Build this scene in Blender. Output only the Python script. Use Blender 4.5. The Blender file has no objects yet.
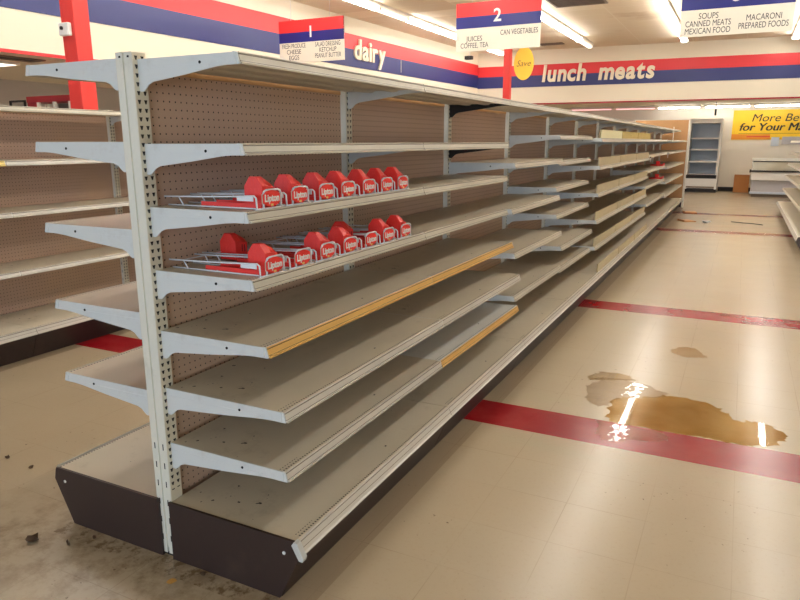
import bpy, math, random
from mathutils import Matrix, Vector
random.seed(7)
SC = bpy.context.scene
COL = SC.collection
L = 1.2198            # one four-foot shelving bay

# ------------------------------------------------------------------ colours
def lin(c):
    return tuple(((v/255)/12.92 if v/255 <= .04045 else ((v/255+.055)/1.055)**2.4) for v in c) + (1.0,)

def mat(name, rgb, rough=.5, metal=0, var=.0, scale=6, bump=0, spec=.5, dirt=None, dirt_amt=.5, dirt_scale=3.0):
    m = bpy.data.materials.new(name); m.use_nodes = True
    nt = m.node_tree; b = nt.nodes['Principled BSDF']
    b.inputs['Roughness'].default_value = rough; b.inputs['Metallic'].default_value = metal
    b.inputs['Specular IOR Level'].default_value = spec
    c = lin(rgb)
    tc = nt.nodes.new('ShaderNodeTexCoord')
    nz = nt.nodes.new('ShaderNodeTexNoise'); nz.inputs['Scale'].default_value = scale; nz.inputs['Detail'].default_value = 5
    nt.links.new(tc.outputs['Object'], nz.inputs['Vector'])
    mix = nt.nodes.new('ShaderNodeMix'); mix.data_type = 'RGBA'
    mix.inputs[6].default_value = tuple(x*(1-var) for x in c[:3])+(1,)
    mix.inputs[7].default_value = tuple(min(1, x*(1+var)) for x in c[:3])+(1,)
    nt.links.new(nz.outputs['Fac'], mix.inputs[0])
    out = mix.outputs[2]
    if dirt:
        n2 = nt.nodes.new('ShaderNodeTexNoise'); n2.inputs['Scale'].default_value = dirt_scale; n2.inputs['Detail'].default_value = 8
        n2.inputs['Roughness'].default_value = .7
        nt.links.new(tc.outputs['Object'], n2.inputs['Vector'])
        r = nt.nodes.new('ShaderNodeMapRange'); r.inputs[1].default_value = .56; r.inputs[2].default_value = .74
        r.inputs[3].default_value = 0; r.inputs[4].default_value = dirt_amt
        nt.links.new(n2.outputs['Fac'], r.inputs[0])
        m2 = nt.nodes.new('ShaderNodeMix'); m2.data_type = 'RGBA'
        nt.links.new(r.outputs[0], m2.inputs[0]); nt.links.new(out, m2.inputs[6]); m2.inputs[7].default_value = lin(dirt)
        out = m2.outputs[2]
    nt.links.new(out, b.inputs['Base Color'])
    if bump:
        bp = nt.nodes.new('ShaderNodeBump'); bp.inputs['Strength'].default_value = bump; bp.inputs['Distance'].default_value = .01
        nt.links.new(nz.outputs['Fac'], bp.inputs['Height']); nt.links.new(bp.outputs[0], b.inputs['Normal'])
    m['out'] = 0
    return m

def emis(name, rgb, strength):
    m = bpy.data.materials.new(name); m.use_nodes = True
    b = m.node_tree.nodes['Principled BSDF']
    b.inputs['Base Color'].default_value = lin((240,240,240))
    b.inputs['Emission Color'].default_value = (rgb[0], rgb[1], rgb[2], 1)
    b.inputs['Emission Strength'].default_value = strength
    return m

class NG:   # tiny math-graph helper
    def __init__(s, m): s.nt = m.node_tree
    def v(s, x, inp):
        if isinstance(x, (int, float)): inp.default_value = x
        else: s.nt.links.new(x, inp)
    def m(s, op, a, b=0.0, c=None):
        n = s.nt.nodes.new('ShaderNodeMath'); n.operation = op
        s.v(a, n.inputs[0]); s.v(b, n.inputs[1])
        if c is not None: s.v(c, n.inputs[2])
        return n.outputs[0]
    def xyz(s):
        tc = s.nt.nodes.new('ShaderNodeTexCoord'); sp = s.nt.nodes.new('ShaderNodeSeparateXYZ')
        s.nt.links.new(tc.outputs['Object'], sp.inputs[0]); return tc.outputs['Object'], sp.outputs
    def between(s, x, a, b):
        return s.m('MULTIPLY', s.m('GREATER_THAN', x, a), s.m('LESS_THAN', x, b))
    def mix(s, f, a, b):
        n = s.nt.nodes.new('ShaderNodeMix'); n.data_type = 'RGBA'; s.v(f, n.inputs[0])
        for k, q in ((6, a), (7, b)):
            if isinstance(q, tuple): n.inputs[k].default_value = q
            else: s.nt.links.new(q, n.inputs[k])
        return n.outputs[2]
    def noise(s, vec, scale, detail=5, rough=.5):
        n = s.nt.nodes.new('ShaderNodeTexNoise'); n.inputs['Scale'].default_value = scale
        n.inputs['Detail'].default_value = detail; n.inputs['Roughness'].default_value = rough
        s.nt.links.new(vec, n.inputs['Vector']); return n.outputs['Fac']
    def rng(s, x, a, b, c=0.0, d=1.0):
        n = s.nt.nodes.new('ShaderNodeMapRange'); s.v(x, n.inputs[0])
        for i, q in enumerate((a, b, c, d)): n.inputs[i+1].default_value = q
        return n.outputs[0]
    def base(s): return s.nt.nodes['Principled BSDF'].inputs['Base Color'].links[0].from_socket
    def set(s, out): s.nt.links.new(out, s.nt.nodes['Principled BSDF'].inputs['Base Color'])

M = {}
M['upright'] = mat('upright enamel', (226,222,208), .42, var=.03, dirt=(150,128,96), dirt_amt=.35, dirt_scale=5)
M['bracket'] = mat('bracket enamel', (214,216,214), .38, var=.03, dirt=(150,120,95), dirt_amt=.25, dirt_scale=7)
M['deck'] = mat('shelf enamel', (206,195,174), .42, var=.04, dirt=(120,98,72), dirt_amt=.45, dirt_scale=4)
M['deck_pale'] = mat('pale shelf enamel', (222,222,216), .42, var=.04, dirt=(120,98,72), dirt_amt=.3, dirt_scale=4)
M['strip'] = mat('cream price strip', (204,196,178), .35, var=.04, scale=20)
M['strip_grey'] = mat('clear grey price strip', (206,200,188), .25, var=.06, scale=14)
M['strip_orange'] = mat('orange price strip', (222,176,98), .4, var=.07, scale=25)
M['strip_yellow'] = mat('yellow price strip', (232,204,120), .4, var=.05, scale=25)
M['fence'] = mat('corrugated bin front', (204,188,152), .5, var=.1, scale=30)
M['fence_yellow'] = mat('yellow bin front', (238,206,104), .5, var=.12, scale=22)
M['fence_dull'] = mat('dull yellow bin front', (222,196,122), .5, var=.12, scale=22)
M['fence_pale'] = mat('pale yellow bin front', (250,240,196), .5, var=.05, scale=22)
M['kick'] = mat('dark brown base enamel', (54,38,34), .48, var=.08, dirt=(95,75,60), dirt_amt=.25, dirt_scale=5)
M['plastic_grey'] = mat('light grey plastic', (200,200,196), .4, var=.03)
M['dark'] = mat('dark slot', (20,16,14), .8)
M['red'] = mat('red column paint', (226,58,52), .45, var=.03)
M['redplastic'] = mat('red plastic', (242,56,48), .38, var=.05, scale=20)
M['darkred'] = mat('dark red paint', (158,28,36), .5, var=.06)
M['wire'] = mat('white coated wire', (226,228,232), .35, var=.02)
M['white'] = mat('white enamel', (236,234,228), .4, var=.02)
M['cream'] = mat('cream wall paint', (236,226,204), .75, var=.015, scale=1.2)
M['wallgrey'] = mat('grey wall paint', (196,188,178), .8, var=.02)
M['wallback'] = mat('white tiled wall', (242,234,220), .5, var=.02)
M['sred'] = mat('red stripe paint', (222,48,52), .45, var=.03)
M['navy'] = mat('navy stripe paint', (40,48,110), .42, var=.04)
M['signwhite'] = mat('sign board white', (238,230,212), .4, var=.01)
M['signred'] = mat('sign red', (228,48,50), .35, var=.02)
M['signnavy'] = mat('sign navy', (34,38,120), .3, var=.02)
M['letter'] = mat('cream letters', (244,232,206), .5, var=.01)
M['ink'] = mat('black ink', (46,40,40), .6)
M['yellow'] = mat('yellow banner', (250,206,44), .5, var=.03)
M['bannerorange'] = mat('orange banner print', (236,150,44), .5, var=.05)
M['saveyellow'] = mat('yellow card', (250,196,66), .45, var=.05)
M['housing'] = mat('white fixture housing', (232,226,214), .5, var=.01)
M['tube'] = emis('lit fluorescent tube', (1, .975, .935), 24)
M['tube_dim'] = emis('dim fluorescent tube', (1, .84, .68), 3)
M['tube_pink'] = emis('pink deli tube', (1, .42, .44), 1.3)
M['tube_white'] = emis('white case tube', (1, .95, .88), 30)
M['cardboard'] = mat('brown cardboard', (176,118,66), .8, var=.08)
M['coolerblue'] = mat('cooler liner', (204,214,226), .35, var=.03)
M['coolershelf'] = mat('cooler shelf', (208,214,216), .35, var=.02)
M['steel'] = mat('steel', (180,176,168), .25, metal=.8, var=.05)
M['glass_case'] = mat('reflective case front', (206,196,170), .12, metal=.3, var=.03)
M['greypanel'] = mat('grey panel', (186,184,186), .45, var=.03)
M['black'] = mat('black rubber', (30,26,26), .6)
M['vent'] = mat('vent metal', (120,104,88), .5, var=.05)
M['leaf'] = mat('dry brown scrap', (78,56,36), .9, var=.2, scale=40)
M['orange_spot'] = mat('orange sticker', (206,152,70), .7, var=.1)
M['tan'] = mat('tan board', (196,150,100), .6, var=.06, scale=9)

# peg board with one-inch holes ------------------------------------------------
M['peg'] = mat('pegboard', (196,164,144), .6, var=.05, scale=3)
g = NG(M['peg']); vec, o = g.xyz()
fy = g.m('SUBTRACT', g.m('FRACT', g.m('DIVIDE', o[1], .0254)), .5)
fz = g.m('SUBTRACT', g.m('FRACT', g.m('DIVIDE', o[2], .0254)), .5)
d2 = g.m('ADD', g.m('MULTIPLY', fy, fy), g.m('MULTIPLY', fz, fz))
hole = g.m('LESS_THAN', d2, .0125)
bands = g.noise(vec, 1.1, 3)
tint = g.mix(g.rng(bands, .35, .65), g.base(), lin((200,166,134)))
g.set(g.mix(hole, tint, lin((34,24,20))))
# upright with two columns of keyhole slots -------------------------------------
M['slot'] = mat('slotted upright enamel', (222,214,192), .45, var=.03, dirt=(140,112,80), dirt_amt=.4, dirt_scale=6)
g = NG(M['slot']); vec, o = g.xyz()
zz = g.m('FRACT', g.m('DIVIDE', g.m('ADD', o[2], .0086), .0254))
wid = g.rng(zz, .26, .74, .0024, .0066)
c1 = g.m('LESS_THAN', g.m('ABSOLUTE', g.m('SUBTRACT', o[1], .0135)), wid)
c2 = g.m('LESS_THAN', g.m('ABSOLUTE', g.m('SUBTRACT', o[1], .0380)), wid)
slot = g.m('MULTIPLY', g.m('MAXIMUM', c1, c2), g.between(zz, .26, .74))
slot = g.m('MULTIPLY', slot, g.m('GREATER_THAN', o[2], .26))
g.set(g.mix(slot, g.base(), lin((22,17,14))))
# shelf decks: row of small slots along the front edge + scuffs -----------------
for nm in ('deck', 'deck_pale'):
    g = NG(M[nm]); vec, o = g.xyz()
    dash = g.between(g.m('FRACT', g.m('DIVIDE', o[1], .0127)), .22, .66)
    rows = g.m('MULTIPLY', g.m('MAXIMUM', g.between(o[0], -.0130, -.0070), g.m('MULTIPLY', g.between(o[0], -.026, -.0225), g.m('LESS_THAN', o[1], .12))), g.between(o[1], .028, L+.01))
    f = g.m('MULTIPLY', dash, rows)
    scr = g.noise(vec, 34, 3)
    spots = g.m('MULTIPLY', g.m('GREATER_THAN', scr, .69), g.m('GREATER_THAN', g.noise(vec, 2.6, 2), .55))
    g.set(g.mix(g.m('MAXIMUM', f, spots), g.base(), lin((44,34,28))))

for nm in ('strip','strip_grey','strip_orange','strip_yellow'):
    g = NG(M[nm]); vec, o = g.xyz()
    ln = g.m('MAXIMUM', g.between(o[2], -.0070, -.0038), g.between(o[2], -.0250, -.0232))
    g.set(g.mix(g.m('MULTIPLY', ln, .75), g.base(), lin((84,62,44))))
# floor ------------------------------------------------------------------------
def floor_material():
    m = mat('vinyl tile floor', (180,163,137), .3, spec=.45, var=.05, scale=2.2)
    g = NG(m); vec, o = g.xyz()
    x, y = o[0], o[1]
    T = .3048
    fx = g.m('FRACT', g.m('DIVIDE', g.m('ADD', x, 30*T+.028), T)); fy = g.m('FRACT', g.m('DIVIDE', g.m('SUBTRACT', y, 1.597-60*T), T))
    ix = g.m('FLOOR', g.m('DIVIDE', g.m('ADD', x, 30*T+.028), T)); iy = g.m('FLOOR', g.m('DIVIDE', g.m('SUBTRACT', y, 1.597-60*T), T))
    wn = m.node_tree.nodes.new('ShaderNodeTexWhiteNoise'); wn.noise_dimensions = '2D'
    cb = m.node_tree.nodes.new('ShaderNodeCombineXYZ'); m.node_tree.links.new(ix, cb.inputs[0]); m.node_tree.links.new(iy, cb.inputs[1])
    m.node_tree.links.new(cb.outputs[0], wn.inputs['Vector'])
    tile = g.mix(g.rng(wn.outputs['Value'], 0, 1, .0, .09), g.base(), lin((176,152,120)))
    # fine flecks
    fl = g.noise(vec, 60, 4, .7)
    c = g.mix(g.rng(fl, .55, .75, 0, .22), tile, lin((150,122,88)))
    big = g.noise(vec, .9, 6, .6)
    c = g.mix(g.rng(big, .4, .8, 0, .3), c, lin((188,164,130)))
    seam = g.m('MAXIMUM', g.m('LESS_THAN', fx, .010), g.m('LESS_THAN', fy, .010))
    seam = g.m('MULTIPLY', seam, g.rng(g.noise(vec, 1.7, 3), .4, .62, .03, .35))
    c = g.mix(seam, c, lin((120,96,70)))
    # unwaxed grimy strip along the foot of the shelving
    band = g.m('MULTIPLY', g.between(x, .45, .612), g.between(y, -.2, 14.8))
    bandl = g.m('MULTIPLY', g.between(x, -2.60, -2.44), g.between(y, -3, 14.8))
    c = g.mix(g.m('MULTIPLY', g.m('MAXIMUM', band, bandl), .4), c, lin((128,104,80)))
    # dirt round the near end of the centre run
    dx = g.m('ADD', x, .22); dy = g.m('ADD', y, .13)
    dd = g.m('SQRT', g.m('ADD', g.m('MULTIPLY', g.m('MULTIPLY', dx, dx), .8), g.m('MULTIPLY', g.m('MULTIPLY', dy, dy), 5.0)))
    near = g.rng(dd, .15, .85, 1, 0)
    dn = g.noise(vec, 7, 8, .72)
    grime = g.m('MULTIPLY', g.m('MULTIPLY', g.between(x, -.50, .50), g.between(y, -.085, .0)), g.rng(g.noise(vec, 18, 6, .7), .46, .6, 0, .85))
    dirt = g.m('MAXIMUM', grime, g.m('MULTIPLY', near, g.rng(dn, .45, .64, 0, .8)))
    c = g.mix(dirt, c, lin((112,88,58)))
    sp = g.m('MULTIPLY', g.rng(g.noise(vec, 46, 2), .70, .73), g.rng(g.noise(vec, 1.3, 2), .5, .62, 0, .8))
    c = g.mix(sp, c, lin((92,72,52)))
    # red cross bands
    red = None
    for a, b in ((1.597,1.904),(4.387,4.697),(10.35,10.65),(13.35,13.65),(-1.3,-1.0)):
        q = g.between(y, a, b); red = q if red is None else g.m('MAXIMUM', red, q)
    rcol = g.mix(g.rng(g.noise(vec, 3.2, 6, .6), .4, .68), lin((146,18,26)), lin((158,40,42)))
    c = g.mix(red, c, rcol)
    g.set(c)
    b = m.node_tree.nodes['Principled BSDF']
    rr = g.rng(g.noise(vec, 2.4, 3), .3, .7, .225, .262)
    m.node_tree.links.new(rr, b.inputs['Roughness'])
    bp = m.node_tree.nodes.new('ShaderNodeBump'); bp.inputs['Strength'].default_value = .05; bp.inputs['Distance'].default_value = .002
    m.node_tree.links.new(g.noise(vec, 14, 3), bp.inputs['Height']); m.node_tree.links.new(bp.outputs[0], b.inputs['Normal'])
    return m
M['floor'] = floor_material()

def ceiling_material():
    m = mat('ceiling tiles', (226,212,188), .85, var=.03, scale=2)
    g = NG(m); vec, o = g.xyz(); x, y = o[0], o[1]
    fx = g.m('FRACT', g.m('DIVIDE', g.m('ADD', x, 40), 1.22)); fy = g.m('FRACT', g.m('DIVIDE', g.m('ADD', y, 40), .61))
    ix = g.m('FLOOR', g.m('DIVIDE', g.m('ADD', x, 40), 1.22)); iy = g.m('FLOOR', g.m('DIVIDE', g.m('ADD', y, 40), .61))
    wn = m.node_tree.nodes.new('ShaderNodeTexWhiteNoise'); wn.noise_dimensions = '2D'
    cb = m.node_tree.nodes.new('ShaderNodeCombineXYZ'); m.node_tree.links.new(ix, cb.inputs[0]); m.node_tree.links.new(iy, cb.inputs[1])
    m.node_tree.links.new(cb.outputs[0], wn.inputs['Vector'])
    c = g.mix(g.rng(wn.outputs['Value'], .8, .9), g.base(), lin((248,238,218)))
    st = g.noise(vec, .55, 5, .6)
    c = g.mix(g.rng(st, .58, .75, 0, .6), c, lin((170,136,98)))
    line = g.m('MAXIMUM', g.m('LESS_THAN', fx, .02), g.m('LESS_THAN', fy, .04))
    c = g.mix(g.m('MULTIPLY', line, .5), c, lin((240,232,214)))
    g.set(c); return m
M['ceiling'] = ceiling_material()

def puddle_material(name, a, b, strength):
    m = bpy.data.materials.new(name); m.use_nodes = True
    nt = m.node_tree; nt.nodes.clear()
    out = nt.nodes.new('ShaderNodeOutputMaterial')
    tr = nt.nodes.new('ShaderNodeBsdfTransparent'); gl = nt.nodes.new('ShaderNodeBsdfGlossy'); gl.inputs['Roughness'].default_value = .03
    tc = nt.nodes.new('ShaderNodeTexCoord'); nz = nt.nodes.new('ShaderNodeTexNoise'); nz.inputs['Scale'].default_value = 3.2; nz.inputs['Detail'].default_value = 4
    nt.links.new(tc.outputs['Object'], nz.inputs['Vector'])
    mr = nt.nodes.new('ShaderNodeMapRange'); mr.inputs[1].default_value = .35; mr.inputs[2].default_value = .65
    nt.links.new(nz.outputs['Fac'], mr.inputs[0])
    mx = nt.nodes.new('ShaderNodeMix'); mx.data_type = 'RGBA'; mx.inputs[6].default_value = a; mx.inputs[7].default_value = b
    nt.links.new(mr.outputs[0], mx.inputs[0]); nt.links.new(mx.outputs[2], tr.inputs['Color'])
    fr = nt.nodes.new('ShaderNodeFresnel'); fr.inputs['IOR'].default_value = 1.33
    ge = nt.nodes.new('ShaderNodeNewGeometry'); sb = nt.nodes.new('ShaderNodeMath'); sb.operation = 'SUBTRACT'; sb.inputs[0].default_value = 1; nt.links.new(ge.outputs['Backfacing'], sb.inputs[1]); mu = nt.nodes.new('ShaderNodeMath'); mu.operation = 'MULTIPLY'; nt.links.new(sb.outputs[0], mu.inputs[0]); nt.links.new(fr.outputs[0], mu.inputs[1])
    ms = nt.nodes.new('ShaderNodeMixShader'); nt.links.new(mu.outputs[0], ms.inputs[0]); nt.links.new(tr.outputs[0], ms.inputs[1]); nt.links.new(gl.outputs[0], ms.inputs[2])
    n2 = nt.nodes.new('ShaderNodeTexNoise'); n2.inputs['Scale'].default_value = 16
    nt.links.new(tc.outputs['Object'], n2.inputs['Vector'])
    bp = nt.nodes.new('ShaderNodeBump'); bp.inputs['Strength'].default_value = strength; bp.inputs['Distance'].default_value = .002
    nt.links.new(n2.outputs['Fac'], bp.inputs['Height']); nt.links.new(bp.outputs[0], gl.inputs['Normal'])
    nt.links.new(ms.outputs[0], out.inputs['Surface'])
    return m
M['puddle'] = puddle_material('brown water', (.82,.70,.48,1), (.94,.86,.70,1), .05)
M['wet'] = puddle_material('thin water film', (.90,.87,.84,1), (.96,.94,.92,1), .6)
M['dampstain'] = puddle_material('damp patch', (.93,.89,.83,1), (.96,.93,.88,1), .05)

# ------------------------------------------------------------------ mesh building
class MB:
    def __init__(s): s.v = []; s.f = []; s.mi = []; s.sm = []
    def quad(s, f, mi=0, sm=False): s.f.append(f); s.mi.append(mi); s.sm.append(sm)
    def box(s, a, b, mi=0):
        x0,y0,z0 = a; x1,y1,z1 = b; n = len(s.v)
        s.v += [(x0,y0,z0),(x1,y0,z0),(x1,y1,z0),(x0,y1,z0),(x0,y0,z1),(x1,y0,z1),(x1,y1,z1),(x0,y1,z1)]
        for q in ((3,2,1,0),(4,5,6,7),(0,1,5,4),(1,2,6,5),(2,3,7,6),(3,0,4,7)): s.quad([n+i for i in q], mi)
        return s
    def prism(s, poly, axis, a, b, mi=0):
        # poly: 2-D outline, extruded along axis from a to b.  axis y: poly=(x,z); axis x: poly=(y,z); axis z: poly=(x,y)
        n = len(s.v); k = len(poly)
        P = {'y': lambda p,t: (p[0],t,p[1]), 'x': lambda p,t: (t,p[0],p[1]), 'z': lambda p,t: (p[0],p[1],t)}[axis]
        s.v += [P(p,a) for p in poly] + [P(p,b) for p in poly]
        s.quad(list(range(n,n+k))[::-1], mi); s.quad(list(range(n+k,n+2*k)), mi)
        for i in range(k):
            j = (i+1) % k; s.quad([n+i,n+j,n+k+j,n+k+i], mi)
        return s
    def tube(s, pts, r, seg=8, mi=0):
        pts = [Vector(p) for p in pts]; rings = []
        up = None
        for i, p in enumerate(pts):
            d = (pts[min(i+1,len(pts)-1)]-pts[max(i-1,0)]).normalized()
            if up is None or abs(up.dot(d)) > .99:
                up = Vector((0,0,1)) if abs(d.z) < .9 else Vector((1,0,0))
            a = d.cross(up).normalized(); b = a.cross(d).normalized(); up = b
            n = len(s.v)
            for k in range(seg):
                t = 2*math.pi*k/seg; q = p + a*r*math.cos(t) + b*r*math.sin(t); s.v.append(tuple(q))
            rings.append(n)
        for i in range(len(rings)-1):
            for k in range(seg):
                k2 = (k+1) % seg
                s.quad([rings[i]+k, rings[i]+k2, rings[i+1]+k2, rings[i+1]+k], mi, True)
        s.quad([rings[0]+k for k in range(seg)][::-1], mi); s.quad([rings[-1]+k for k in range(seg)], mi)
        return s
    def mesh(s, name, mats):
        me = bpy.data.meshes.new(name); me.from_pydata(s.v, [], s.f)
        for m in (mats if isinstance(mats, (list, tuple)) else [mats]): me.materials.append(m)
        for p, mi, sm in zip(me.polygons, s.mi, s.sm): p.material_index = mi; p.use_smooth = sm
        import bmesh
        bm = bmesh.new(); bm.from_mesh(me); bmesh.ops.recalc_face_normals(bm, faces=bm.faces); bm.to_mesh(me); bm.free()
        me.update(); return me

def link(name, me, parent=None, loc=(0,0,0), rz=0.0):
    o = bpy.data.objects.new(name, me); COL.objects.link(o)
    o.location = loc; o.rotation_euler = (0,0,rz)
    if parent is not None: o.parent = parent
    return o
def bevel(o, w=.004, seg=2):
    b = o.modifiers.new('bevel', 'BEVEL'); b.width = w; b.segments = seg; b.limit_method = 'ANGLE'; return o
def tag(o, label, cat, group=None):
    o['label'] = label; o['category'] = cat
    if group: o['group'] = group
    return o
def thing(name, label, cat, loc=(0,0,0), rz=0.0, group=None):
    return tag(link(name, None, None, loc, rz), label, cat, group)
def struct(name, me):
    o = link(name, me); o['kind'] = 'structure'; return o
def boxo(name, a, b, m, parent=None, bw=0):
    o = link(name, MB().box(a, b).mesh(name, m), parent)
    if bw: bevel(o, bw)
    return o

_font_cache = {}
def text_mesh(body, size, extrude=.002, offset=0.0, shear=0.0, align='CENTER', sx=1.0, spacing=1.0, line=1.0, bold=0):
    cu = bpy.data.curves.new('txt', 'FONT'); cu.body = body; cu.size = size; cu.extrude = extrude; cu.offset = offset
    cu.shear = shear; cu.align_x = align; cu.align_y = 'BOTTOM_BASELINE'; cu.space_character = spacing; cu.space_line = line
    cu.resolution_u = 4
    o = bpy.data.objects.new('txt', cu); COL.objects.link(o)
    bpy.context.view_layer.update()
    me = bpy.data.meshes.new_from_object(o.evaluated_get(bpy.context.evaluated_depsgraph_get()))
    bpy.data.objects.remove(o)
    if bold:
        import bmesh
        b2 = me.copy(); b2.transform(Matrix.Translation((bold,0,0))); b3 = me.copy(); b3.transform(Matrix.Translation((bold*.5,bold*.35,.0001)))
        bm = bmesh.new(); bm.from_mesh(me); bm.from_mesh(b2); bm.from_mesh(b3); bm.to_mesh(me); bm.free()
    # stand it up: text x -> x*sx, text y -> z, faces -y
    me.transform(Matrix(((sx,0,0,0),(0,0,-1,0),(0,1,0,0),(0,0,0,1))))
    return me
def text(name, body, size, m, parent, loc, rz=0.0, **k):
    me = text_mesh(body, size, **k); me.materials.clear(); me.materials.append(m)
    return link(name, me, parent, loc, rz)
def ordinal(n):
    return ['first','second','third','fourth','fifth','sixth','seventh','eighth','ninth','tenth','eleventh','twelfth'][n-1]

# ------------------------------------------------------------------ the room
struct('floor', MB().box((-9.5,-9,-.1),(9,20.95,0)).mesh('floor', M['floor']))
CZ = 3.92
struct('ceiling', MB().box((-9.6,-9,CZ),(9,21,CZ+.1)).mesh('ceiling', M['ceiling']))
struct('wall_left', MB().box((-9.6,-9,0),(-9.5,21,CZ)).mesh('wall', M['wallgrey']))
struct('wall_right', MB().box((9,-9,0),(9.1,21,CZ)).mesh('wall', M['cream']))
struct('wall_back', MB().box((-9.5,20.9,0),(9,21,CZ)).mesh('wall', M['wallback']))
wf = MB()
wf.box((-9.5,-9.1,0),(9,-9,.6)); wf.box((-9.5,-9.1,3.0),(9,-9,CZ))
for x in (-9.5,-5.1,-.6,3.9,8.6): wf.box((x,-9.1,.6),(x+.4,-9,3.0))
struct('wall_front', wf.mesh('wall', M['cream']))
def lx(y): return -5.43 - .05*(17.7-y)       # line of the left soffit
def by(x): return 17.7 + .0524*(x+5.43)      # line of the back soffit
SB = 2.475
struct('trim_1', MB().prism([(lx(-9),-9),(lx(17.7),17.7),(lx(17.7),20.9),(-9.5,20.9),(-9.5,-9)], 'z', SB, CZ).mesh('soffit', M['cream']))
struct('trim_2', MB().prism([(-5.43,17.7),(9,by(9)),(9,20.9),(-5.43,20.9)], 'z', SB, CZ).mesh('soffit', M['cream']))
def left_band(n, z0, z1, m, t=.012):
    struct('trim_%d' % n, MB().prism([(lx(-9),-9),(lx(17.69),17.69),(lx(17.69)+t,17.69),(lx(-9)+t,-9)], 'z', z0, z1).mesh('band', m))
def back_band(n, z0, z1, m, t=.012):
    struct('trim_%d' % n, MB().prism([(-5.43,17.7),(9,by(9)),(9,by(9)-t),(-5.43,17.7-t)], 'z', z0, z1).mesh('band', m))
left_band(3, 3.31, 3.60, M['sred']); left_band(4, 2.965, 3.31, M['navy']); left_band(5, SB-.01, SB+.03, M['sred'])
back_band(6, 3.255, 3.535, M['sred']); back_band(7, 2.945, 3.255, M['navy']); back_band(8, SB-.01, SB+.03, M['darkred'])
struct('baseboard_back', MB().box((1.10,20.86,0),(9,20.9,.12)).mesh('baseboard', M['black']))
# ------------------------------------------------------------------ shelving parts
_cache = {}
def deck_mesh(d, pale=False):
    key = ('deck', round(d,3), pale)
    if key not in _cache:
        w = d-.042; q = .010; h = .030
        poly = [(-w,0),(-.003,0),(0,-.003),(q,-h),(q-.005,-h-.001),(-.010,-.020),(-.30*w,-.020),(-.33*w,-.027),(-.40*w,-.027),(-.43*w,-.020),(-.62*w,-.020),(-.65*w,-.027),(-.72*w,-.027),(-.75*w,-.020),(-w,-.020)]
        _cache[key] = MB().prism(poly, 'y', .0225, L+.0165).mesh('shelf', M['deck_pale' if pale else 'deck'])
    return _cache[key]
def strip_mesh(kind):
    key = ('strip', kind)
    if key not in _cache:
        q = .010; h = .030
        poly = [(.0005,-.001),(.004,.0015),(.006,-.001),(.0035,-.005),(q+.0015,-h+.004),(q+.0055,-h+.002),(q+.005,-h-.003),(q,-h-.002)]
        _cache[key] = MB().prism(poly, 'y', .0235, L+.0165).mesh('price strip', M[kind])
    return _cache[key]
def bracket_mesh(d, y, hand):
    key = ('br', round(d,3), hand)
    if key not in _cache:
        T = lambda x: x-d
        k = (d-.035)/.40
        pts = [(.028,0),(.028,-.092),(.056,-.094),(.064,-.090),(.082,-.074),(.100,-.067),(.035+.20*k,-.052),(.035+.32*k,-.036),(.035+.36*k,-.033),(d+.004,-.033),(d+.010,-.032),(d+.002,-.0006),(d-.004,-.0003),(.036,-.0003)]
        b = MB().prism([(T(x),z) for x,z in pts], 'y', y-.0018, y+.0018)
        # folded bead along the plate, a tip lug and the punched hole
        b.box((T(.05),y+hand*.0018-.0010,-.0255),(T(.035+.33*k),y+hand*.0018+.0010,-.0235))
        b.box((T(d-.012),y-.004,-.030),(T(d-.004),y+.004,.001))
        b.tube([(T(.035+.262*k),y-.0035,-.021),(T(.035+.262*k),y+.0035,-.021)], .0045, 8, 1)
        _cache[key] = b.mesh('bracket', [M['bracket'], M['dark']])
    return _cache[key]
def fence_mesh(mname, h=.075, y0=.04, y1=L+.02):
    key = ('fence', mname, h, y0, y1)
    if key not in _cache:
        b = MB(); b.box((-.012,y0,.001),(-.006,y1,h))
        b.box((-.016,y0,.001),(-.004,y0+.006,h+.002)); b.box((-.016,y1-.006,.001),(-.004,y1,h+.002))
        b.box((-.013,y0,h-.004),(-.004,y1,h+.002))
        n = 24
        for i in range(n):
            y = y0+(y1-y0)*(i+.5)/n; b.box((-.007,y-.002,.004),(-.0045,y+.002,h-.004))
        _cache[key] = b.mesh('bin front', M[mname])
    return _cache[key]

def add_shelf(bay, side, z, d, strip='strip', pale=False, fence=None, fh=.075, dark=False):
    s = link('shelf', deck_mesh(d, pale), bay, (side*d, 0 if side > 0 else L+.039, z), 0 if side > 0 else math.pi)
    link('bracket', bracket_mesh(d, .0205, -1), s); b2 = link('bracket', bracket_mesh(d, L+.0185, 1), s)
    if dark:  # far bracket switches to a copy in black
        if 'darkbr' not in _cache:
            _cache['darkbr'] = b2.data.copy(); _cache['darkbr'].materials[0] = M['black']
        b2.data = _cache['darkbr']; b2['label'] = 'black bracket'
    link('price_strip', strip_mesh(strip), s)
    if fence: link('bin_front', fence_mesh(fence, fh), s)
    return s

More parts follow.
